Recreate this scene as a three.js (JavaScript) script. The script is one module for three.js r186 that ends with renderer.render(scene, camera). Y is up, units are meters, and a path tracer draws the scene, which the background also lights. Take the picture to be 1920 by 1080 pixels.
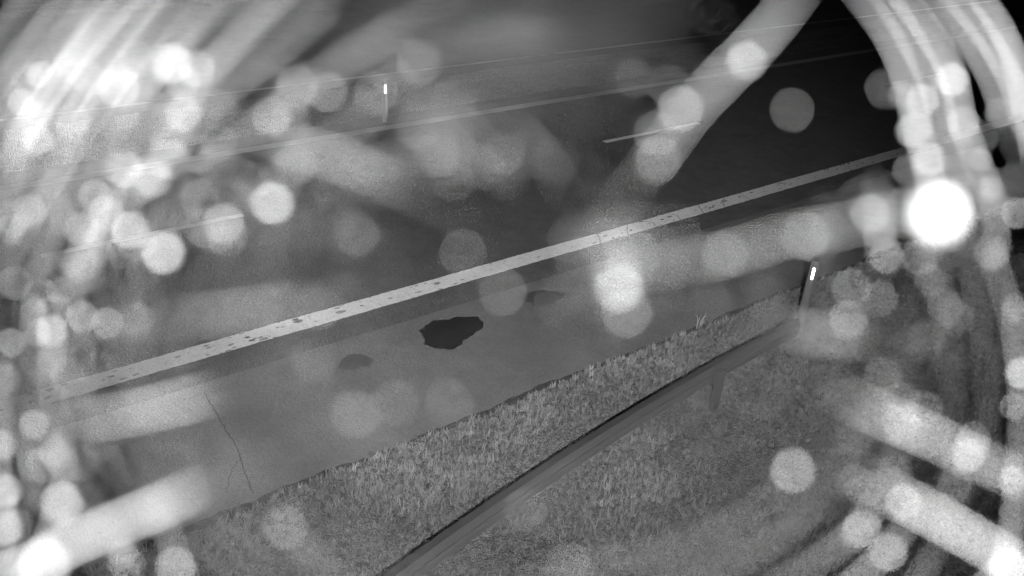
import * as THREE from 'three';
import { mergeGeometries } from 'three/addons/utils/BufferGeometryUtils.js';

// ------------------------------------------------------------------ camera, sky, lights, exposure
// World: x runs along the road, y up, -z across the road. The camera hangs 6 m up beside the hard shoulder.
const scene = new THREE.Scene();
const F = 1622;                                            // focal length in grid units (1920 x 1080 grid)
const EYE = new THREE.Vector3(0, 6, 0);
const camera = new THREE.PerspectiveCamera(2 * Math.atan(540 / F) * 180 / Math.PI, 1024 / 576, 0.01, 900);
const RIGHT = new THREE.Vector3(0.79404579, 0.06780949, 0.60406387);
const UPV = new THREE.Vector3(0.24283543, 0.87562691, -0.41750265);
const FWD = new THREE.Vector3(0.55724523, -0.47820433, -0.67882132);
camera.position.copy(EYE);
camera.quaternion.setFromRotationMatrix(new THREE.Matrix4().makeBasis(RIGHT, UPV, FWD.clone().negate()));
camera.focus = 12;
camera.userData.fStop = camera.getFocalLength() / 4;       // a 4 mm wide aperture
scene.add(camera);

// night sky: almost black, faintly paler towards the horizon
{
  const w = 64, h = 32, d = new Float32Array(w * h * 4);
  for (let y = 0; y < h; y++) for (let x = 0; x < w; x++) {
    const e = (y + 0.5) / h * 2 - 1;
    d.set([0, 0, 0].map(() => 0.0022 + 0.002 * Math.exp(-Math.abs(e) * 5)).concat(1), (y * w + x) * 4);
  }
  const t = new THREE.DataTexture(d, w, h, THREE.RGBAFormat, THREE.FloatType);
  t.mapping = THREE.EquirectangularReflectionMapping; t.magFilter = THREE.LinearFilter; t.needsUpdate = true;
  scene.background = t; scene.environment = t;
}
const moon = new THREE.DirectionalLight(0xffffff, 0.02);
moon.position.set(-30, 60, 40); moon.castShadow = true;
Object.assign(moon.shadow.camera, { left: -40, right: 40, top: 40, bottom: -40, near: 1, far: 200 });
scene.add(moon, moon.target);

// the infrared floodlight on the mast behind the camera
const AIM = new THREE.Vector3(8.3, 0, -9.9);
const AIMDIR = AIM.clone().sub(EYE).normalize();
const LAMP = EYE.clone().addScaledVector(AIMDIR, -3.0).add(new THREE.Vector3(-0.25, 0.35, 0));
const spot = new THREE.SpotLight(0xffffff, 1380, 0, 0.45, 1.0, 2);
spot.position.copy(LAMP); spot.target.position.copy(AIM);
spot.castShadow = true; spot.shadow.radius = 2.5; spot.shadow.mapSize.set(2048, 2048);
scene.add(spot, spot.target);

const renderer = new THREE.WebGLRenderer({ antialias: true });
renderer.setSize(1024, 576);
renderer.toneMapping = THREE.LinearToneMapping;
renderer.toneMappingExposure = 1;
renderer.shadowMap.enabled = true;

// ------------------------------------------------------------------ helpers
let seed = 7;
const rnd = () => { seed = (seed * 1664525 + 1013904223) >>> 0; return seed / 4294967296; };
const rr = (a, b) => a + (b - a) * rnd();
const grey = (v) => new THREE.Color().setRGB(v, v, v);
const lin = (t) => { const c = t / 255; return c <= 0.04045 ? c / 12.92 : ((c + 0.055) / 1.055) ** 2.4; };
const P = (u, h, n) => new THREE.Vector3(u, h, -n);        // along the road, height, across the road

const used = {};
function numbered(name) { const k = used[name] = (used[name] ?? -1) + 1; return k ? name + '_' + String(k).padStart(3, '0') : name; }
function mesh(name, geo, mat, parent) {
  const m = new THREE.Mesh(geo, mat);
  m.castShadow = m.receiveShadow = true;
  if (parent) { m.name = name; parent.add(m); } else { m.name = numbered(name); scene.add(m); }
  return m;
}
function thing(name, label, category, pos, group) {
  const o = new THREE.Group(); o.name = numbered(name); o.position.copy(pos);
  o.userData = { label, category }; if (group) o.userData.group = group;
  scene.add(o); return o;
}
function struct(name, geo, mat) { const m = mesh(name, geo, mat); m.userData.kind = 'structure'; return m; }

// tileable value noise
function noiseGrid(size, cells, s) {
  let q = s * 7919 + 13; const r = () => { q = (q * 1664525 + 1013904223) >>> 0; return q / 4294967296; };
  const g = new Float32Array(cells * cells).map(r), out = new Float32Array(size * size);
  for (let y = 0; y < size; y++) for (let x = 0; x < size; x++) {
    const fx = x / size * cells, fy = y / size * cells, ix = Math.floor(fx), iy = Math.floor(fy);
    let a = fx - ix, b = fy - iy; a = a * a * (3 - 2 * a); b = b * b * (3 - 2 * b);
    const x1 = (ix + 1) % cells, y1 = (iy + 1) % cells;
    out[y * size + x] = (g[iy * cells + ix] * (1 - a) + g[iy * cells + x1] * a) * (1 - b) + (g[y1 * cells + ix] * (1 - a) + g[y1 * cells + x1] * a) * b;
  }
  return out;
}
function noiseTex(size, layers, base, amp, s, color = true, shape = (v) => v) {
  const acc = new Float32Array(size * size);
  layers.forEach(([cells, w], k) => { const n = noiseGrid(size, cells, s + k); for (let i = 0; i < acc.length; i++) acc[i] += (n[i] - 0.5) * w; });
  const d = new Float32Array(size * size * 4);
  for (let i = 0; i < acc.length; i++) { const v = Math.min(1, Math.max(0, shape(base + acc[i] * amp))); d[i * 4] = d[i * 4 + 1] = d[i * 4 + 2] = v; d[i * 4 + 3] = 1; }
  const t = new THREE.DataTexture(d, size, size, THREE.RGBAFormat, THREE.FloatType);
  t.wrapS = t.wrapT = THREE.RepeatWrapping; t.magFilter = THREE.LinearFilter; t.needsUpdate = true;
  return t;
}
// a flat strip along the road between offsets n0(u) and n1(u); uv in metres / tile
function strip(u0, u1, n0, n1, h, step, tile) {
  const N = Math.max(1, Math.round((u1 - u0) / step)), pos = [], uv = [], idx = [];
  for (let i = 0; i <= N; i++) {
    const u = u0 + (u1 - u0) * i / N;
    for (const n of [n0, n1]) { const v = typeof n === 'function' ? n(u) : n; pos.push(u, h, -v); uv.push(u / tile, v / tile); }
    if (i) { const k = 2 * i; idx.push(k - 2, k, k - 1, k - 1, k, k + 1); }
  }
  const g = new THREE.BufferGeometry();
  g.setAttribute('position', new THREE.Float32BufferAttribute(pos, 3));
  g.setAttribute('uv', new THREE.Float32BufferAttribute(uv, 2));
  g.setIndex(idx); g.computeVertexNormals();
  if (g.attributes.normal.getY(0) < 0) { for (let i = 0; i < idx.length; i += 3) [idx[i], idx[i + 1]] = [idx[i + 1], idx[i]]; g.setIndex(idx); g.computeVertexNormals(); }
  return g;
}
const wobble = (s, amp) => (u) => amp * (Math.sin(u * 1.7 + s) * 0.5 + Math.sin(u * 4.3 + 2 * s) * 0.3 + Math.sin(u * 11.1 + 3 * s) * 0.25 + Math.sin(u * 29 + s) * 0.15);

// ------------------------------------------------------------------ materials of the ground
const bumpFine = noiseTex(512, [[256, 1], [128, 0.6], [40, 0.3]], 0.5, 0.8, 3);
const asphaltMap = noiseTex(1024, [[6, 0.5], [23, 0.4], [130, 0.5], [512, 0.9]], 0.058, 0.035, 11);
const shoulderMap = noiseTex(1024, [[5, 0.5], [17, 0.4], [90, 0.35], [512, 0.8]], 0.085, 0.036, 31);
const soilMap = noiseTex(512, [[12, 0.6], [60, 0.8], [256, 1]], 0.03, 0.03, 51);
const turfMap = noiseTex(1024, [[7, 0.8], [40, 0.9], [160, 1], [512, 0.9]], 0.075, 0.06, 71);
const M = {
  lane: new THREE.MeshStandardMaterial({ map: asphaltMap, roughness: 0.9, bumpMap: bumpFine, bumpScale: 0.004 }),
  shoulder: new THREE.MeshStandardMaterial({ map: shoulderMap, roughness: 0.92, bumpMap: bumpFine, bumpScale: 0.003 }),
  soil: new THREE.MeshStandardMaterial({ map: soilMap, roughness: 1, bumpMap: bumpFine, bumpScale: 0.02 }),
  turf: new THREE.MeshStandardMaterial({ map: turfMap, roughness: 1, bumpMap: bumpFine, bumpScale: 0.03 }),
  wet: new THREE.MeshStandardMaterial({ color: grey(0.011), roughness: 0.35 }),
  damp: new THREE.MeshStandardMaterial({ color: grey(0.05), roughness: 0.6 }),
  crack: new THREE.MeshStandardMaterial({ color: grey(0.035), roughness: 1 }),
};

// ------------------------------------------------------------------ ground, carriageways, shoulder
{
  const g = new THREE.PlaneGeometry(1200, 1200); g.rotateX(-Math.PI / 2);
  const uv = g.attributes.uv; for (let i = 0; i < uv.count; i++) uv.setXY(i, uv.getX(i) * 480, uv.getY(i) * 480);
  const m = struct('ground', g, M.turf); m.position.set(0, -0.06, 0);
}
const U0 = -60, U1 = 160;
struct('carriageway', strip(U0, U1, 8.5, 16.25, 0, 2, 3), M.lane);
const seam = wobble(1, 0.012), edgeW = wobble(4, 0.045);
struct('hard_shoulder', strip(-20, 60, (u) => 6.36 + edgeW(u), (u) => 8.5 + seam(u), -0.002 + 0.006, 0.05, 3), M.shoulder);
struct('opposite_carriageway', strip(U0, U1, 18.6, 28.5, 0, 2, 3), M.lane);
struct('soil_strip', strip(-20, 60, (u) => 6.18 + wobble(9, 0.05)(u), (u) => 6.42 + edgeW(u), -0.006, 0.05, 1), M.soil);

// cracks in the shoulder
function ribbon(points, w, h) {
  const pos = [], idx = [];
  const pts = points.map(([u, n]) => new THREE.Vector2(u, n));
  const fine = [];
  for (let i = 0; i + 1 < pts.length; i++) for (let k = 0; k < 10; k++) fine.push(pts[i].clone().lerp(pts[i + 1], k / 10).add(new THREE.Vector2(rr(-0.012, 0.012), rr(-0.012, 0.012))));
  fine.push(pts.at(-1));
  fine.forEach((p, i) => {
    const d = fine[Math.min(i + 1, fine.length - 1)].clone().sub(fine[Math.max(0, i - 1)]).normalize(), ww = w * rr(0.5, 1) / 2;
    pos.push(p.x - d.y * ww, h, -(p.y + d.x * ww), p.x + d.y * ww, h, -(p.y - d.x * ww));
    if (i) { const k = 2 * i; idx.push(k - 2, k - 1, k, k, k - 1, k + 1); }
  });
  const g = new THREE.BufferGeometry();
  g.setAttribute('position', new THREE.Float32BufferAttribute(pos, 3)); g.setIndex(idx); g.computeVertexNormals();
  return g;
}
const shoulder = scene.getObjectByName('hard_shoulder');
mesh('crack', ribbon([[2.42, 8.3], [2.38, 7.71], [2.36, 7.2], [2.28, 6.8], [2.22, 6.45]], 0.016, 0.008), M.crack, shoulder);
mesh('crack', ribbon([[2.32, 7.0], [2.18, 6.9], [2.02, 6.6]], 0.010, 0.0085), M.crack, shoulder);

// ------------------------------------------------------------------ painted lines
const paintMap = noiseTex(1024, [[9, 0.35], [40, 0.5], [120, 0.8], [300, 0.7]], 0.60, 0.5, 91, true, (v) => v < 0.3 ? 0.2 : 0.36 + v * 0.3);
M.paint = new THREE.MeshStandardMaterial({ map: paintMap, color: grey(0.88), roughness: 0.75, bumpMap: bumpFine, bumpScale: 0.003 });
M.chip = new THREE.MeshStandardMaterial({ color: grey(0.2), roughness: 0.9 });
M.oldPaint = new THREE.MeshStandardMaterial({ color: grey(0.22), roughness: 0.8 });
function paintLine(name, u0, u1, n, w, mat, ragged = 0.006) {
  const a = wobble(n, ragged), b = wobble(n + 5, ragged);
  return struct(name, strip(u0, u1, (u) => n - w / 2 + a(u) + rr(-ragged, ragged), (u) => n + w / 2 + b(u) + rr(-ragged, ragged), 0.010, 0.04, 1.6), mat);
}
const NE = 9.14;
const edge = paintLine('edge_line', -12, 40, NE, 0.32, M.paint);
// chips knocked out of the paint, down to the asphalt
for (let i = 0; i < 230; i++) {
  const u = rr(0, 19), dense = (u < 4.2 ? 1 : u < 6.4 ? 0.6 : u < 9 ? 0.12 : 0.75);
  if (rnd() > dense) continue;
  const n = NE + rr(-0.155, 0.155), k = 7, r = rr(0.006, 0.026) * (rnd() < 0.1 ? 1.8 : 1), s = new THREE.Shape();
  for (let j = 0; j < k; j++) { const a = j / k * 6.283, q = r * rr(0.55, 1.25); s[j ? 'lineTo' : 'moveTo'](Math.cos(a) * q * 2, Math.sin(a) * q); }
  const g = new THREE.ShapeGeometry(s); g.rotateX(-Math.PI / 2); g.translate(u, 0.0125 + i * 0.000004, -n);
  mesh('paint_chip', g, i % 3 ? M.chip : M.lane, edge);
}
for (let i = 0; i < 7; i++) mesh('crack', ribbon([[9.3 + i * 0.62 + rr(-0.2, 0.2), NE + 0.17], [9.28 + i * 0.62, NE], [9.2 + i * 0.62 + rr(-0.1, 0.1), NE - 0.17]], 0.028, 0.0122), M.chip, edge);
for (let k = -3; k < 8; k++) paintLine('lane_dash', 1.66 + k * 11.0, 4.66 + k * 11.0, 12.7, 0.13, k < 1 ? M.oldPaint : M.paint, 0.003).position.y = 0;
paintLine('edge_line', -30, 90, 15.52, 0.26, M.oldPaint, 0.004);
paintLine('edge_line', -30, 110, 19.2, 0.14, M.oldPaint, 0.004);

// ------------------------------------------------------------------ wet patches on the shoulder
function patch(label, u, n, a, b, turn, mat, s, spikes) {
  const N = 120, K = 5, pos = [0, 0.004, 0], idx = [];
  const rad = Array.from({ length: N }, (_, i) => {
    const t = i / N * 6.283;
    return 1 + 0.16 * Math.sin(2 * t + s) + 0.12 * Math.sin(3 * t + 2 * s) + 0.05 * Math.sin(7 * t + s * 3) + 0.03 * Math.sin(15 * t + s) + rr(-0.02, 0.02) + (spikes ? 0.25 * Math.exp(-((t - 0.3) ** 2) * 60) : 0);
  });
  for (let k = 1; k <= K; k++) for (let i = 0; i < N; i++) { const t = i / N * 6.283, f = k / K * rad[i]; pos.push(Math.cos(t) * a * f, k === K ? 0.0005 : 0.004, -Math.sin(t) * b * f); }
  for (let i = 0; i < N; i++) { const i2 = (i + 1) % N; idx.push(0, 1 + i, 1 + i2); for (let k = 0; k + 1 < K; k++) { const o = 1 + k * N; idx.push(o + i, o + N + i, o + i2, o + i2, o + N + i, o + N + i2); } }
  const g = new THREE.BufferGeometry(); g.setAttribute('position', new THREE.Float32BufferAttribute(pos, 3)); g.setIndex(idx); g.computeVertexNormals(); g.rotateY(turn);
  const m = mesh('wet_patch', g, mat); m.position.copy(P(u, 0.006, n));
  m.userData = { label, category: 'wet patch' };
}
patch('largest and darkest wet patch on the asphalt shoulder, with a spiky tip', 5.55, 7.97, 0.40, 0.36, -0.05, M.wet, 0.8, true);
patch('small dark wet patch on the shoulder, smallest of the three', 4.16, 7.98, 0.18, 0.19, 0.3, M.damp, 2.1);
patch('faint grey wet patch on the shoulder beside the brightest blurred glow', 7.2, 8.06, 0.36, 0.19, 0.0, M.damp, 4.0);

// ------------------------------------------------------------------ verge: turf, blades
{
  const g = new THREE.PlaneGeometry(70, 26.2, 350, 131); g.rotateX(-Math.PI / 2);
  const p = g.attributes.position, uv = g.attributes.uv;
  for (let i = 0; i < p.count; i++) {
    const x = p.getX(i) + 15, n = -(p.getZ(i) + 7 - 13.9 + 0) ; // placed below
    uv.setXY(i, x / 2.2, p.getZ(i) / 2.2);
    p.setY(i, 0.02 * Math.sin(x * 2.1) * Math.sin(p.getZ(i) * 2.7) + 0.015 * Math.sin(x * 5.3 + 1) * Math.cos(p.getZ(i) * 4.9));
  }
  g.computeVertexNormals(); g.translate(15, 0, 0);
  const m = struct('verge', g, M.turf); m.position.set(0, 0.012, -6.26 + 13.1);
  const g2 = strip(U0, U1, 16.7, 18.15, -0.02, 2, 2.2);
  struct('median', g2, M.turf);
}
const bladeMat = new THREE.MeshStandardMaterial({ color: 0xffffff, roughness: 0.8, side: THREE.DoubleSide });
function tuftGeo(k, tall) {
  const pos = [], idx = [];
  for (let i = 0; i < k; i++) {
    const a = rr(0, 6.283), lean = rr(0.2, 1.1), h = rr(0.5, 1) * tall, w = 0.0035, bx = rr(-0.02, 0.02), bz = rr(-0.02, 0.02), b = pos.length / 3;
    const dx = Math.cos(a), dz = Math.sin(a), mx = bx + dx * h * 0.25 * lean, mz = bz + dz * h * 0.25 * lean, tx = bx + dx * h * lean * 0.8, tz = bz + dz * h * lean * 0.8;
    pos.push(bx - dz * w, 0, bz + dx * w, bx + dz * w, 0, bz - dx * w, mx - dz * w * 0.9, h * 0.6, mz + dx * w * 0.9, mx + dz * w * 0.9, h * 0.6, mz - dx * w * 0.9, tx, h * (1.1 - lean * 0.35), tz);
    idx.push(b, b + 1, b + 2, b + 2, b + 1, b + 3, b + 2, b + 3, b + 4);
  }
  const g = new THREE.BufferGeometry();
  g.setAttribute('position', new THREE.Float32BufferAttribute(pos, 3)); g.setIndex(idx); g.computeVertexNormals(); return g;
}
const vg = [noiseGrid(256, 17, 201), noiseGrid(256, 50, 202), noiseGrid(256, 110, 203)];
const field = (k, u, n) => vg[k][((Math.floor(n * 16) % 256 + 256) % 256) * 256 + ((Math.floor(u * 16) % 256 + 256) % 256)];
function scatter(count, u0, u1, n0, n1, geo, size, tone) {
  const im = new THREE.InstancedMesh(geo, bladeMat, count), q = new THREE.Object3D();
  for (let i = 0; i < count; i++) {
    const u = rr(u0, u1), n = n0 + (n1(u) - n0) * rnd(), f = field(0, u, n) * 0.35 + field(1, u, n) * 0.4 + field(2, u, n) * 0.25, near = Math.exp(-Math.max(0, n1(u) - n) / 0.7);
    q.position.copy(P(u, 0.0, n)); q.rotation.set(rr(-0.2, 0.2), rr(0, 6.28), rr(-0.2, 0.2));
    const s = size * rr(0.55, 1.2) * (0.45 + f * 0.9 + near * 0.45); q.scale.set(s, s * rr(0.8, 1.2), s); q.updateMatrix();
    im.setMatrixAt(i, q.matrix);
    const v = tone * (0.45 + 1.1 * f + near * 0.35) * (rnd() < 0.015 ? 1.8 : rr(0.8, 1.2));
    im.setColorAt(i, grey(Math.min(0.5, v)));
  }
  im.castShadow = im.receiveShadow = true; return im;
}
{
  const im = scatter(150000, -4, 26, 0.6, (u) => 6.27 + 0.5 * edgeW(u) + wobble(2, 0.05)(u), tuftGeo(8, 0.075), 1.0, 0.08);
  im.name = 'grass'; im.userData = { label: 'short mottled roadside grass between the asphalt shoulder and the guard rail', category: 'grass', kind: 'stuff' }; scene.add(im);
}
// two taller seed-head tufts leaning over the asphalt edge
for (const [u, n, lab] of [[8.55, 6.33, 'tall pale grass tuft leaning over the asphalt edge']]) {
  const o = thing('grass_tuft', lab, 'grass tuft', P(u, 0, n));
  for (let i = 0; i < 6; i++) {
    const m = mesh('grass_blade', tuftGeo(2, 0.28), new THREE.MeshStandardMaterial({ color: grey(0.22), side: THREE.DoubleSide }), o); m.rotation.y = i; m.position.set(rr(-0.05, 0.05), 0, rr(-0.05, 0.05));
  }
}

// ------------------------------------------------------------------ guard rail
M.steel = new THREE.MeshStandardMaterial({ color: grey(0.036), roughness: 0.65, metalness: 0.1 });
M.bolt = new THREE.MeshStandardMaterial({ color: grey(0.12), roughness: 0.5, metalness: 0.5 });
{
  // the rail swings gently out from the road: its offset across the road at each place along it
  const plan = (u) => 4.31 + 0.1725 * (u - 2.556) - 0.01234 * (u - 2.556) * (u - 4.99);
  const BU = 3.0, BN = plan(3.0), END = 8.98;
  const rail = thing('guard_rail', 'long dark steel guard rail crossing the grass verge on low posts', 'guard rail', P(BU, 0, BN));
  const L = (u, h, x) => new THREE.Vector3(u - BU, h, -(plan(u) + x - BN));      // x: towards the road
  const prof = [[0.0, 0.0], [0.03, 0.008], [0.088, 0.045], [0.095, 0.066], [0.03, 0.106], [0.0, 0.122], [0.0, 0.142], [0.03, 0.158], [0.112, 0.19], [0.112, 0.212], [0.012, 0.26], [0.0, 0.266]];
  function beamGeo(u0, u1, off = 0) {
    const ring = prof.map(([x, y]) => [x + off, y]).concat(prof.map(([x, y]) => [x + off - 0.005, y - 0.003]).reverse()), n = ring.length, N = Math.max(1, Math.ceil((u1 - u0) / 0.4)), pos = [], uv = [], idx = [];
    for (let i = 0; i <= N; i++) { const u = u0 + (u1 - u0) * i / N; ring.forEach(([x, y], q) => { const v = L(u, 0.375 + y * 0.85, x); pos.push(v.x, v.y, v.z); uv.push(u, q * 0.04); }); if (i) for (let q = 0; q < n; q++) { const a = (i - 1) * n + q, b = (i - 1) * n + (q + 1) % n; idx.push(a, b, a + n, b, b + n, a + n); } }
    for (const e of [0, N * n]) for (let q = 0; q + 1 < prof.length; q++) idx.push(e + q, e + q + 1, e + n - 1 - q, e + q + 1, e + n - 2 - q, e + n - 1 - q);
    let g = new THREE.BufferGeometry(); g.setAttribute('position', new THREE.Float32BufferAttribute(pos, 3)); g.setAttribute('uv', new THREE.Float32BufferAttribute(uv, 2)); g.setIndex(idx);
    g = g.toNonIndexed(); g.computeVertexNormals(); return g;
  }
  const postS = new THREE.Shape(); for (const [i, [x, y]] of [[-0.05, -0.03], [0.05, -0.03], [0.05, 0.03], [0.035, 0.03], [0.035, -0.018], [-0.035, -0.018], [-0.035, 0.03], [-0.05, 0.03]].entries()) postS[i ? 'lineTo' : 'moveTo'](x, y);
  const postG = new THREE.ExtrudeGeometry(postS, { depth: 0.82, bevelEnabled: false }); postG.rotateX(-Math.PI / 2);
  const boltG = new THREE.SphereGeometry(0.014, 10, 6); boltG.scale(1, 1, 0.6);
  const joints = [-5.3, -1.3, 2.7, 6.7, END];
  for (let k = 0; k + 1 < joints.length; k++) {
    mesh('beam', beamGeo(joints[k], joints[k + 1] - 0.002), M.steel, rail);
    if (!k) continue;
    const lap = mesh('splice_plate', beamGeo(joints[k] - 0.16, joints[k] + 0.16, -0.0065), M.steel, rail);
    for (const du of [-0.1, 0.1]) for (const dy of [0.066, 0.2]) { const m = mesh('bolt', boltG, M.bolt, lap); m.position.copy(L(joints[k] + du, 0.335 + dy, 0.08)); }
  }
  for (const u of [-3.3, 7.25]) {
    const p = mesh('post', postG, M.steel, rail); p.position.copy(L(u, -0.25, -0.075));
    const sp = mesh('spacer', new THREE.BoxGeometry(0.09, 0.14, 0.035), M.steel, rail); sp.position.copy(L(u, 0.468, -0.024));
    const m = mesh('bolt', boltG, M.bolt, sp); m.position.set(0, 0, 0.02);
  }
  const cap = mesh('end_cap', new THREE.CylinderGeometry(0.14, 0.14, 0.012, 24, 1, false), M.steel, rail); cap.rotation.z = Math.PI / 2; cap.scale.set(1, 1, 0.4); cap.position.copy(L(END + 0.012, 0.468, 0.04));
}

// ------------------------------------------------------------------ delineator posts
M.plastic = new THREE.MeshStandardMaterial({ color: grey(0.075), roughness: 0.6 });
M.band = new THREE.MeshStandardMaterial({ color: grey(0.05), roughness: 0.6 });
M.reflector = new THREE.MeshStandardMaterial({ color: grey(0.95), roughness: 0.28, metalness: 1 });
M.whiteReflector = new THREE.MeshStandardMaterial({ color: grey(0.95), roughness: 0.5 });
function delineator(label, u, n, low) {
  const o = thing('delineator_post', label, 'delineator post', P(u, 0, n), 'delineator posts beside the road');
  const toLamp = new THREE.Vector3(LAMP.x - u, 0, LAMP.z + n); o.rotation.y = Math.atan2(toLamp.x, toLamp.z);
  const s = new THREE.Shape(); s.moveTo(-0.05, 0.02); s.lineTo(-0.03, 0.035); s.lineTo(0.03, 0.035); s.lineTo(0.05, 0.02); s.quadraticCurveTo(0, -0.04, -0.05, 0.02);
  const body = new THREE.ExtrudeGeometry(s, { depth: low - 0.06, bevelEnabled: true, bevelSize: 0.003, bevelThickness: 0.003, bevelSegments: 2, curveSegments: 12 }); body.rotateX(-Math.PI / 2);
  mesh('post_body', body, M.plastic, o);
  const bg = new THREE.ExtrudeGeometry(s, { depth: 0.32, bevelEnabled: true, bevelSize: 0.003, bevelThickness: 0.003, bevelSegments: 2, curveSegments: 12 }); bg.rotateX(-Math.PI / 2);
  const b = mesh('post_head', bg, M.plastic, o); b.position.y = low - 0.05;
  // reflector: a pane of small prisms, each tilted to throw the light back
  const c = new THREE.Vector3(u, low + 0.1, -n), toL = LAMP.clone().sub(c).normalize(), toE = EYE.clone().sub(c).normalize(), half = toL.add(toE).normalize();
  const frame = mesh('reflector', new THREE.BoxGeometry(0.034, 0.18, 0.012), M.plastic, b); frame.position.set(0, 0.15, 0.03);
  const tilt = Math.asin(half.y);
  for (let k = 0; k < 9; k++) { const pr = mesh('prism', new THREE.BoxGeometry(0.027, 0.019, 0.006), M.reflector, frame); pr.position.set(0, -0.072 + k * 0.018, 0.012); pr.rotation.x = -tilt; }
}
delineator('pale delineator post with a bright reflector at the end of the guard rail', 9.91, 5.63, 0.71);
delineator('delineator post with a bright reflector beyond the far edge line', 9.15, 15.9, 0.63);

// ------------------------------------------------------------------ the floodlight on its mast (behind the camera)
{
  const o = thing('floodlight_mast', 'steel mast carrying the infrared floodlight that lights the road', 'mast', new THREE.Vector3(LAMP.x - 0.45, 0, LAMP.z + 0.2));
  const steel = new THREE.MeshStandardMaterial({ color: grey(0.3), roughness: 0.5, metalness: 0.6 });
  const pole = mesh('pole', new THREE.CylinderGeometry(0.06, 0.09, 9.2, 20), steel, o); pole.position.y = 4.6;
  const head = mesh('lamp_housing', new THREE.CylinderGeometry(0.075, 0.06, 0.16, 20), steel, o);
  const axis = AIM.clone().sub(LAMP).normalize();
  head.quaternion.setFromUnitVectors(new THREE.Vector3(0, 1, 0), axis); head.position.copy(LAMP).sub(o.position).addScaledVector(axis, -0.12);
  const face = mesh('lamp_face', new THREE.CylinderGeometry(0.05, 0.05, 0.006, 20), new THREE.MeshStandardMaterial({ color: 0x000000, emissive: 0xffffff, emissiveIntensity: 2 }), head); face.position.y = 0.084;
}

// ------------------------------------------------------------------ the dewy spider web in front of the lens
// Grid units (x right, y down) on the web's own shallow bowl, hub about 75 mm before the lens.
const web = new THREE.Group(); web.name = 'spider_web'; web.position.copy(EYE); web.quaternion.copy(camera.quaternion);
web.userData = { label: 'dewy spider web spun close in front of the lens, blurred to pale discs and bands', category: 'spider web' };
scene.add(web);
const bowl = (x, y, c = 0.026) => 0.0755 + c * ((x - 960) ** 2 + (y - 520) ** 2) / 1e6;
const W = (x, y, z) => new THREE.Vector3((x - 960) / F * z, -(y - 540) / F * z, -z);
M.dry = new THREE.MeshStandardMaterial({ color: grey(0.28), roughness: 0.9 });
M.silk = new THREE.MeshStandardMaterial({ color: grey(0.13), roughness: 0.9 });
M.dew = new THREE.MeshStandardMaterial({ color: grey(0.36), roughness: 0.7 });
const SILK = 0.00036, DEW = 0.00047;
// a thread through [x, y, tone] points; tone sets how much dew thickens it
function thread(name, pts, k = 1, zoff = 0, c = 0.04) {
  const P3 = pts.map(([x, y]) => W(x, y, bowl(x, y, c) + zoff)), curve = new THREE.CatmullRomCurve3(P3, false, 'centripetal');
  const N = Math.max(6, pts.length * 8), S = 6, pos = [], nor = [], idx = [];
  const dist = [0]; for (let i = 1; i < P3.length; i++) dist.push(dist[i - 1] + P3[i].distanceTo(P3[i - 1]));
  for (let i = 0; i <= N; i++) {
    const t = i / N, c = curve.getPointAt(t), tan = curve.getTangentAt(t), s = t * dist.at(-1);
    let j = 0; while (j < dist.length - 2 && dist[j + 1] < s) j++;
    const f = Math.min(1, Math.max(0, (s - dist[j]) / (dist[j + 1] - dist[j]))), r = Math.max(2e-6, SILK * k * (pts[j][2] * (1 - f) + pts[j + 1][2] * f));
    const a = new THREE.Vector3(0, 0, 1).cross(tan).normalize(), b = tan.clone().cross(a);
    for (let q = 0; q < S; q++) { const w = q / S * 6.28319, v = a.clone().multiplyScalar(Math.cos(w)).addScaledVector(b, Math.sin(w)); nor.push(v.x, v.y, v.z); v.multiplyScalar(r).add(c); pos.push(v.x, v.y, v.z); }
    if (i) for (let q = 0; q < S; q++) { const o = (i - 1) * S, q2 = (q + 1) % S; idx.push(o + q, o + q2, o + S + q, o + S + q, o + q2, o + S + q2); }
  }
  const g = new THREE.BufferGeometry();
  g.setAttribute('position', new THREE.Float32BufferAttribute(pos, 3)); g.setAttribute('normal', new THREE.Float32BufferAttribute(nor, 3)); g.setIndex(idx);
  return mesh(name, g, M.silk, web);
}
// a drop is one bead, or towards the rim of the web a few beads side by side along the thread
const beadGeo = new THREE.SphereGeometry(1, 18, 12);
function drop(x, y, tone, size) {
  const z = size ? 6.49 / size : bowl(x, y) + ((x * 7 + y * 13) % 10 - 5) * 0.0004;
  const R = Math.hypot(x - 1000, y - 480), nb = R < 700 || tone > 0.45 ? 1 : 1 + Math.floor(rnd() * 1.5), parts = [], r = Math.sqrt(Math.max(0.02, tone) / nb) * DEW;
  const tx = -(y - 480) / R, ty = -(x - 1000) / R, len = 0.0005 * (nb - 1) * Math.min(1.3, R / 700);
  for (let k = 0; k < nb; k++) { const b = beadGeo.clone(), q = r * rr(0.85, 1.1), f = nb > 1 ? (k / (nb - 1) - 0.5) * len : 0; b.scale(q, q, q); b.translate(tx * f, ty * f, 0); parts.push(b); }
  const m = mesh('dew_drop', nb > 1 ? mergeGeometries(parts) : parts[0], M.dew, web); m.position.copy(W(x, y, z));
}
const T = (t, bg = 70) => Math.max(0.02, lin(t) - lin(bg));   // extra light over what lies behind

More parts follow.
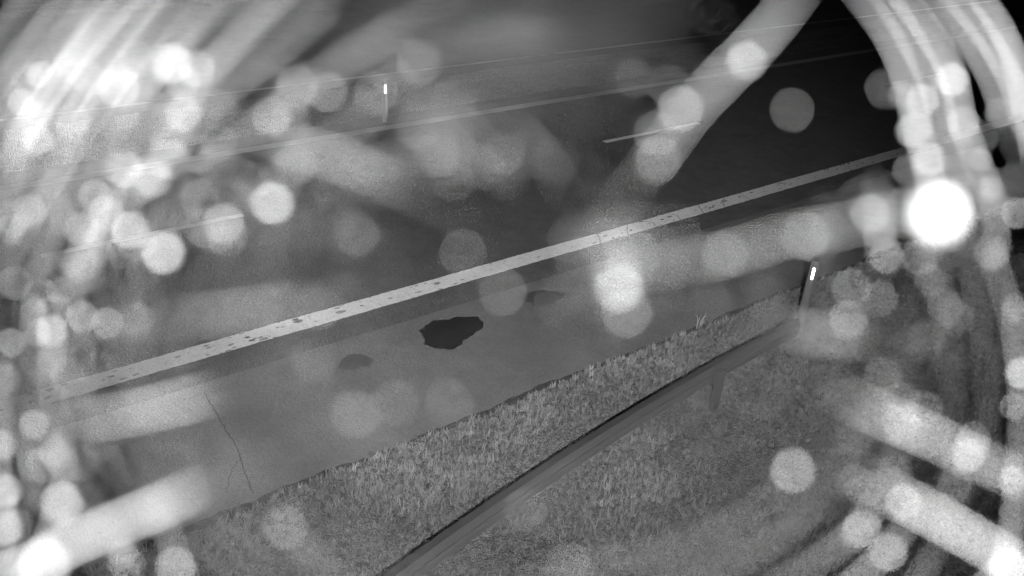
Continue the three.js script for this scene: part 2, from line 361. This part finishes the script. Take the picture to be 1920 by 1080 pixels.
// radial threads: thick with dew for part of their length
const RAD = [
  [[960, 500, .01], [700, 545, .02], [575, 572, .06], [520, 575, .2], [400, 590, .19], [330, 598, .05], [100, 620, .02]],
  [[930, 560, .01], [640, 660, .01], [410, 735, .03], [360, 748, .30], [300, 762, .42], [220, 780, .33], [140, 795, .08], [0, 830, .05]],
  [[940, 620, .01], [520, 850, .01], [370, 915, .10], [320, 940, .62], [200, 990, .72], [80, 1045, .75], [0, 1085, .7]],
  [[940, 440, .01], [790, 370, .04], [710, 330, .18], [640, 300, .30], [560, 278, .26], [500, 250, .1], [300, 180, .03]],
  [[1040, 540, .02], [1240, 500, .05], [1310, 487, .16], [1380, 472, .22], [1480, 440, .2], [1560, 428, .2], [1680, 400, .2], [1930, 345, .12]],
  [[1060, 560, .01], [1420, 610, .01], [1490, 618, .12], [1530, 626, .26], [1600, 630, .16], [1660, 640, .02], [1930, 690, .02]],
  [[1050, 580, .01], [1560, 735, .01], [1640, 772, .34], [1690, 795, .55], [1760, 825, .46], [1820, 856, .4], [1930, 905, .2]],
  [[1040, 620, .01], [1600, 880, .02], [1680, 930, .3], [1720, 950, .7], [1800, 995, .78], [1880, 1042, .7], [1960, 1090, .6]],
  [[1060, 560, .02], [1200, 330, .06], [1235, 290, .20], [1290, 215, .26], [1360, 140, .36], [1420, 80, .40], [1470, 20, .25], [1500, -20, .2]],
];
for (const r of RAD) thread('radial_thread', r, 0.47, -0.009, 0.004).material = M.dry;

// the capture spiral: arcs about the hub, [points], each point x, y, tone
const ARC = [
  // upper left, dense and bright
  [[-20, 330, .3], [60, 220, .45], [150, 100, .5], [230, 10, .25], [260, -20, .1]],
  [[-20, 420, .25], [70, 280, .45], [190, 110, .5], [270, 10, .25], [300, -20, .1]],
  [[-10, 250, .3], [40, 170, .4], [95, 100, .4], [170, 0, .2]],
  [[0, 520, .1], [60, 400, .35], [150, 250, .5], [240, 120, .55], [320, 20, .25], [350, -20, .1]],
  [[60, 560, .05], [100, 430, .25], [190, 280, .35], [300, 120, .5], [380, 20, .25], [410, -20, .1]],
  [[130, 560, .06], [170, 430, .25], [260, 280, .25], [370, 150, .3], [450, 70, .25], [540, -20, .1]],
  [[110, 700, .08], [135, 560, .14], [200, 430, .28], [300, 300, .28], [400, 190, .22], [500, 110, .2], [620, 10, .15]],
  [[215, 700, .03], [250, 560, .08], [310, 430, .14], [400, 310, .16], [500, 220, .14], [620, 130, .14], [760, 50, .12]],
  [[330, 720, .02], [365, 560, .04], [430, 440, .08], [520, 340, .10], [620, 260, .09], [740, 190, .08]],
  [[410, 640, .02], [455, 510, .04], [520, 430, .05], [600, 350, .06], [700, 290, .05]],
  [[500, 560, .015], [560, 460, .03], [640, 390, .03], [740, 330, .03]],
  [[20, 300, .3], [90, 180, .45], [140, 100, .45], [210, 0, .2]],
  [[-20, 180, .25], [30, 110, .3], [90, 40, .2], [140, -20, .1]],
  // upper middle diagonals
  [[700, 110, .05], [790, 200, .10], [860, 285, .14], [880, 330, .03]],
  [[800, 170, .04], [880, 245, .10], [950, 325, .10], [965, 350, .02]],
  [[890, 180, .03], [960, 235, .07], [1030, 310, .08], [1060, 370, .02]],
  [[640, 330, .03], [740, 300, .10], [830, 290, .09], [920, 320, .02]],
  [[1100, 300, .02], [1130, 360, .04], [1150, 440, .05], [1160, 520, .05]],
  [[760, 480, .01], [640, 440, .06], [520, 430, .05], [450, 430, .02]],
  // left side, falling
  [[100, 620, .25], [95, 700, .30], [110, 800, .25], [120, 900, .35], [90, 1000, .4], [40, 1090, .4]],
  [[65, 580, .22], [60, 700, .10], [55, 820, .2], [60, 900, .15], [40, 960, .1]],
  [[-5, 640, .05], [5, 760, .3], [-5, 860, .35], [10, 960, .45], [0, 1090, .3]],
  [[165, 600, .2], [150, 700, .08], [165, 800, .06], [170, 900, .05], [200, 1000, .04], [240, 1090, .1]],
  [[270, 600, .10], [260, 700, .03], [265, 800, .03], [290, 900, .12], [330, 1050, .2], [350, 1090, .2]],
  [[340, 790, .03], [345, 870, .07], [370, 960, .06], [430, 1060, .06], [450, 1090, .06]],
  [[410, 960, .02], [470, 1040, .06], [500, 1090, .07]],
  [[530, 985, .10], [590, 1045, .10], [640, 1100, .10]],
  [[640, 960, .01], [700, 1020, .02], [760, 1080, .02]],
  // lower right curves
  [[1010, 1100, .03], [1090, 1065, .07], [1240, 1035, .08], [1370, 985, .09], [1450, 930, .08], [1490, 885, .05]],
  [[1180, 1110, .04], [1330, 1075, .10], [1440, 1020, .11], [1520, 950, .09], [1575, 870, .04], [1600, 790, .02]],
  [[1400, 1130, .1], [1520, 1060, .17], [1600, 1000, .2], [1650, 930, .1], [1690, 830, .05]],
  [[1580, 1110, .3], [1660, 1035, .3], [1720, 960, .1]],
  [[1700, 1120, .2], [1760, 1020, .10], [1800, 920, .05], [1830, 820, .04]],
  [[1830, 1110, .4], [1880, 1050, .5], [1900, 960, .3], [1910, 860, .2]],
  // right side
  [[1690, 560, .04], [1700, 680, .04], [1690, 800, .04], [1670, 900, .02]],
  [[1750, 470, .10], [1770, 580, .06], [1785, 700, .06], [1790, 820, .05], [1780, 900, .02]],
  [[1810, 470, .10], [1840, 580, .09], [1850, 700, .05], [1850, 820, .06], [1840, 900, .03]],
  [[1855, 470, .2], [1890, 570, .20], [1910, 680, .3], [1915, 800, .2], [1900, 920, .2]],
  [[1560, 520, .03], [1590, 620, .03], [1560, 720, .04], [1520, 800, .03]],
  [[1420, 520, .05], [1440, 560, .04], [1400, 640, .02]],
  // upper right
  [[1600, -20, .2], [1660, 60, .4], [1700, 150, .5], [1720, 240, .6], [1740, 320, .6], [1755, 400, .5], [1740, 480, .1]],
  [[1680, -20, .3], [1740, 60, .55], [1785, 140, .6], [1805, 230, .5], [1830, 300, .35], [1860, 370, .35], [1870, 470, .2]],
  [[1740, -20, .3], [1800, 60, .5], [1850, 130, .4], [1880, 210, .25], [1890, 240, .08], [1920, 330, .02]],
  [[1830, -20, .4], [1890, 80, .65], [1920, 190, .6], [1940, 300, .4]],
  [[1650, -20, .3], [1705, 70, .5], [1750, 160, .5], [1775, 260, .4], [1800, 350, .3], [1815, 470, .1]],
  [[1780, -20, .4], [1850, 70, .6], [1895, 150, .5], [1925, 250, .3]],
  [[1640, 330, .04], [1650, 390, .28], [1650, 450, .25], [1660, 500, .08]],
  [[1540, 370, .02], [1550, 420, .15], [1540, 460, .15], [1520, 500, .03]],
];
ARC.forEach((a, i) => thread('spiral_thread', a, i < 13 ? 0.92 : 0.85));
// fine dry silk that the blur spreads to a veil
{
  const HX = 1000, HY = 480;
  for (let k = 0; k < 26; k++) {
    const R = 260 + k * 34 + rr(-10, 10), k1 = rr(0.25, 1.9), a0 = rr(1.0, 1.5), a1 = rr(4.3, 4.95), pts = [];
    for (let j = 0; j <= 9; j++) { const a = a0 + (a1 - a0) * j / 9; pts.push([HX + Math.cos(a) * R * 1.05, HY + Math.sin(a) * R * 0.9, (0.024 + 0.026 * Math.min(1, R / 900)) * k1 * Math.min(1, (k + 1) / 8) * (0.4 + 0.6 * Math.min(1, Math.max(0, a - 1.8) / 0.8))]); }
    thread('fine_thread', pts, 1, rr(-0.006, 0.006));
  }
  for (let k = 0; k < 17; k++) {
    const R = 230 + k * 22 + rr(-8, 8), k1 = rr(0.3, 1.6), a0 = rr(3.5, 4.2), a1 = rr(5.05, 5.45), pts = [];
    for (let j = 0; j <= 6; j++) { const a = a0 + (a1 - a0) * j / 6; pts.push([HX + 40 + Math.cos(a) * R * 1.05, HY + Math.sin(a) * R * 0.92, 0.045 * k1 * Math.min(1, (k + 1) / 7) * Math.min(1, 0.25 + Math.max(0, 5.2 - a)) * Math.min(1, 0.15 + (a - a0) * 1.6)]); }
    thread('fine_thread', pts, 1, rr(-0.006, 0.006), 0.01);
  }
  for (let k = 0; k < 9; k++) {
    const R = 700 + k * 52 + rr(-10, 10), k1 = rr(0.03, 0.26), a0 = rr(3.1, 3.5), a1 = rr(4.1, 4.5), pts = [];
    for (let j = 0; j <= 7; j++) { const a = a0 + (a1 - a0) * j / 7; pts.push([HX + Math.cos(a) * R * 1.05, HY + Math.sin(a) * R * 0.9, k1 * Math.sin(Math.PI * (j + 0.6) / 8)]); }
    thread('fine_thread', pts, 1, rr(-0.006, 0.006));
  }
  for (let k = 0; k < 20; k++) {
    const R = 330 + k * 36 + rr(-10, 10), k2 = rr(0.1, 1.8) * Math.min(1, (k + 1) / 6), a0 = rr(-0.12, 0.02), a1 = rr(1.1, 1.6), pts = [];
    for (let j = 0; j <= 6; j++) { const a = a0 + (a1 - a0) * j / 6; pts.push([HX + Math.cos(a) * R * 1.05, HY + Math.sin(a) * R * 0.9, 0.017 * k2]); }
    thread('fine_thread', pts, 1, rr(-0.006, 0.006));
  }
}
// dew drops: x, y, tone 0..255, blurred diameter (0: as the bowl gives)
const DROPS = [
  [40, 190, 200, 50], [72, 262, 225, 58], [225, 165, 250, 78], [325, 120, 235, 74], [75, 140, 200, 50], [130, 125, 215, 58], [370, 130, 190, 70], [345, 215, 205, 68], [345, 155, 185, 66], [290, 335, 215, 72], [320, 300, 185, 74], [238, 320, 165, 66], [180, 370, 190, 64], [55, 395, 200, 62], [155, 430, 200, 66], [200, 400, 200, 66], [245, 432, 205, 70], [308, 474, 252, 78], [375, 372, 150, 74], [420, 420, 205, 76], [513, 381, 228, 80], [470, 340, 130, 78], [410, 269, 155, 72], [510, 220, 160, 74], [615, 173, 155, 76], [705, 174, 140, 84],
  [20, 430, 160, 56], [135, 492, 150, 58], [115, 545, 140, 54], [62, 582, 150, 50], [72, 625, 190, 52], [98, 620, 246, 60], [155, 594, 190, 60], [202, 606, 170, 60], [258, 600, 140, 66], [100, 680, 130, 60], [22, 642, 200, 54], [10, 708, 170, 56], [65, 795, 180, 56], [102, 847, 170, 60], [5, 835, 190, 56], [118, 943, 248, 80], [8, 920, 225, 66], [12, 990, 225, 66], [330, 1062, 190, 76], [228, 1035, 180, 56], [535, 988, 140, 86], [85, 1060, 250, 100],
  [850, 192, 115, 86], [785, 238, 145, 86], [785, 120, 135, 84], [1095, 233, 80, 80], [1190, 147, 110, 76], [1255, 162, 130, 80], [1275, 205, 200, 86], [1230, 250, 145, 84], [1235, 300, 150, 88], [670, 440, 120, 84], [868, 473, 125, 88], [628, 368, 105, 80], [905, 312, 115, 86], [850, 335, 110, 86], [820, 290, 130, 86], [945, 290, 115, 80],
  [943, 548, 125, 90], [597, 577, 115, 86], [588, 675, 105, 84], [668, 778, 135, 90], [740, 755, 112, 90], [842, 755, 112, 90], [1160, 540, 190, 92], [1175, 588, 150, 92], [1045, 568, 98, 88], [1330, 570, 98, 84], [985, 955, 112, 80], [1065, 1062, 118, 90],
  [1485, 206, 130, 84], [1690, 180, 150, 54], [1728, 190, 225, 62], [1712, 245, 200, 66], [1742, 300, 220, 62], [1400, 115, 235, 74], [1785, 150, 225, 62], [1805, 232, 220, 62], [1838, 300, 185, 44], [1857, 352, 185, 44], [1875, 212, 150, 58], [1905, 400, 190, 58], [1630, 400, 170, 74], [1662, 480, 160, 66], [1596, 540, 140, 74], [1650, 560, 140, 68], [1745, 527, 125, 62], [1865, 480, 155, 52], [1902, 580, 160, 52], [1590, 600, 160, 74], [1360, 478, 165, 88], [1510, 442, 165, 90], [1486, 882, 205, 84], [1580, 818, 95, 78], [1655, 705, 135, 70], [1815, 853, 195, 64], [1693, 940, 218, 66], [1616, 990, 175, 72], [1665, 1035, 195, 72], [1888, 1062, 235, 70], [1870, 885, 130, 56], [1896, 900, 175, 54], [1915, 700, 230, 60], [1900, 762, 165, 52], [1700, 320, 190, 60], [1650, 440, 150, 66],
];
for (const [x, y, t, s] of DROPS) drop(x, y, T(t), s);
// the heaviest drops hang nearer to the lens
function heavy(x, y, size, r) { const z = 6.49 / size, m = mesh('dew_drop', beadGeo, M.dew, web); m.position.copy(W(x, y, z)); m.scale.setScalar(r); }
heavy(1757, 402, 112, 0.00080);
// clumps of fine droplets, which the blur spreads to a soft glow
function clump(x, y, sx, sy, count, size, r) {
  const parts = [];
  for (let k = 0; k < count; k++) {
    const g = () => (rnd() + rnd() + rnd() - 1.5) * 1.5, b = beadGeo.clone(), q = r * rr(0.7, 1.2), p = W(x + g() * sx, y + g() * sy, 6.49 / (size * rr(0.85, 1.15)));
    b.scale(q, q, q); b.translate(p.x, p.y, p.z); parts.push(b);
  }
  mesh('dew_clump', mergeGeometries(parts), M.dew, web);
}
clump(1757, 400, 40, 40, 18, 95, 0.00010);
clump(1165, 535, 16, 26, 14, 88, 0.000105);
clump(1178, 480, 60, 46, 30, 92, 0.000115);
clump(1170, 590, 8, 10, 3, 88, 0.00010);
// fainter drops between them
for (let k = 0; k < 135; k++) {
  const side = k < 70 ? [20, 560, 110, 520] : k < 90 ? [10, 240, 520, 1060] : k < 120 ? [1600, 1910, 110, 1060] : [640, 1100, 110, 340];
  const x = rr(side[0], side[1]), y = rr(side[2], side[3]);
  if (x + y * 0.9 > 860 && k < 70) continue;
  drop(x, y, k < 90 ? rr(0.05, 0.26) : k < 120 ? rr(0.04, 0.2) : rr(0.02, 0.07), 0);
}

renderer.render(scene, camera);
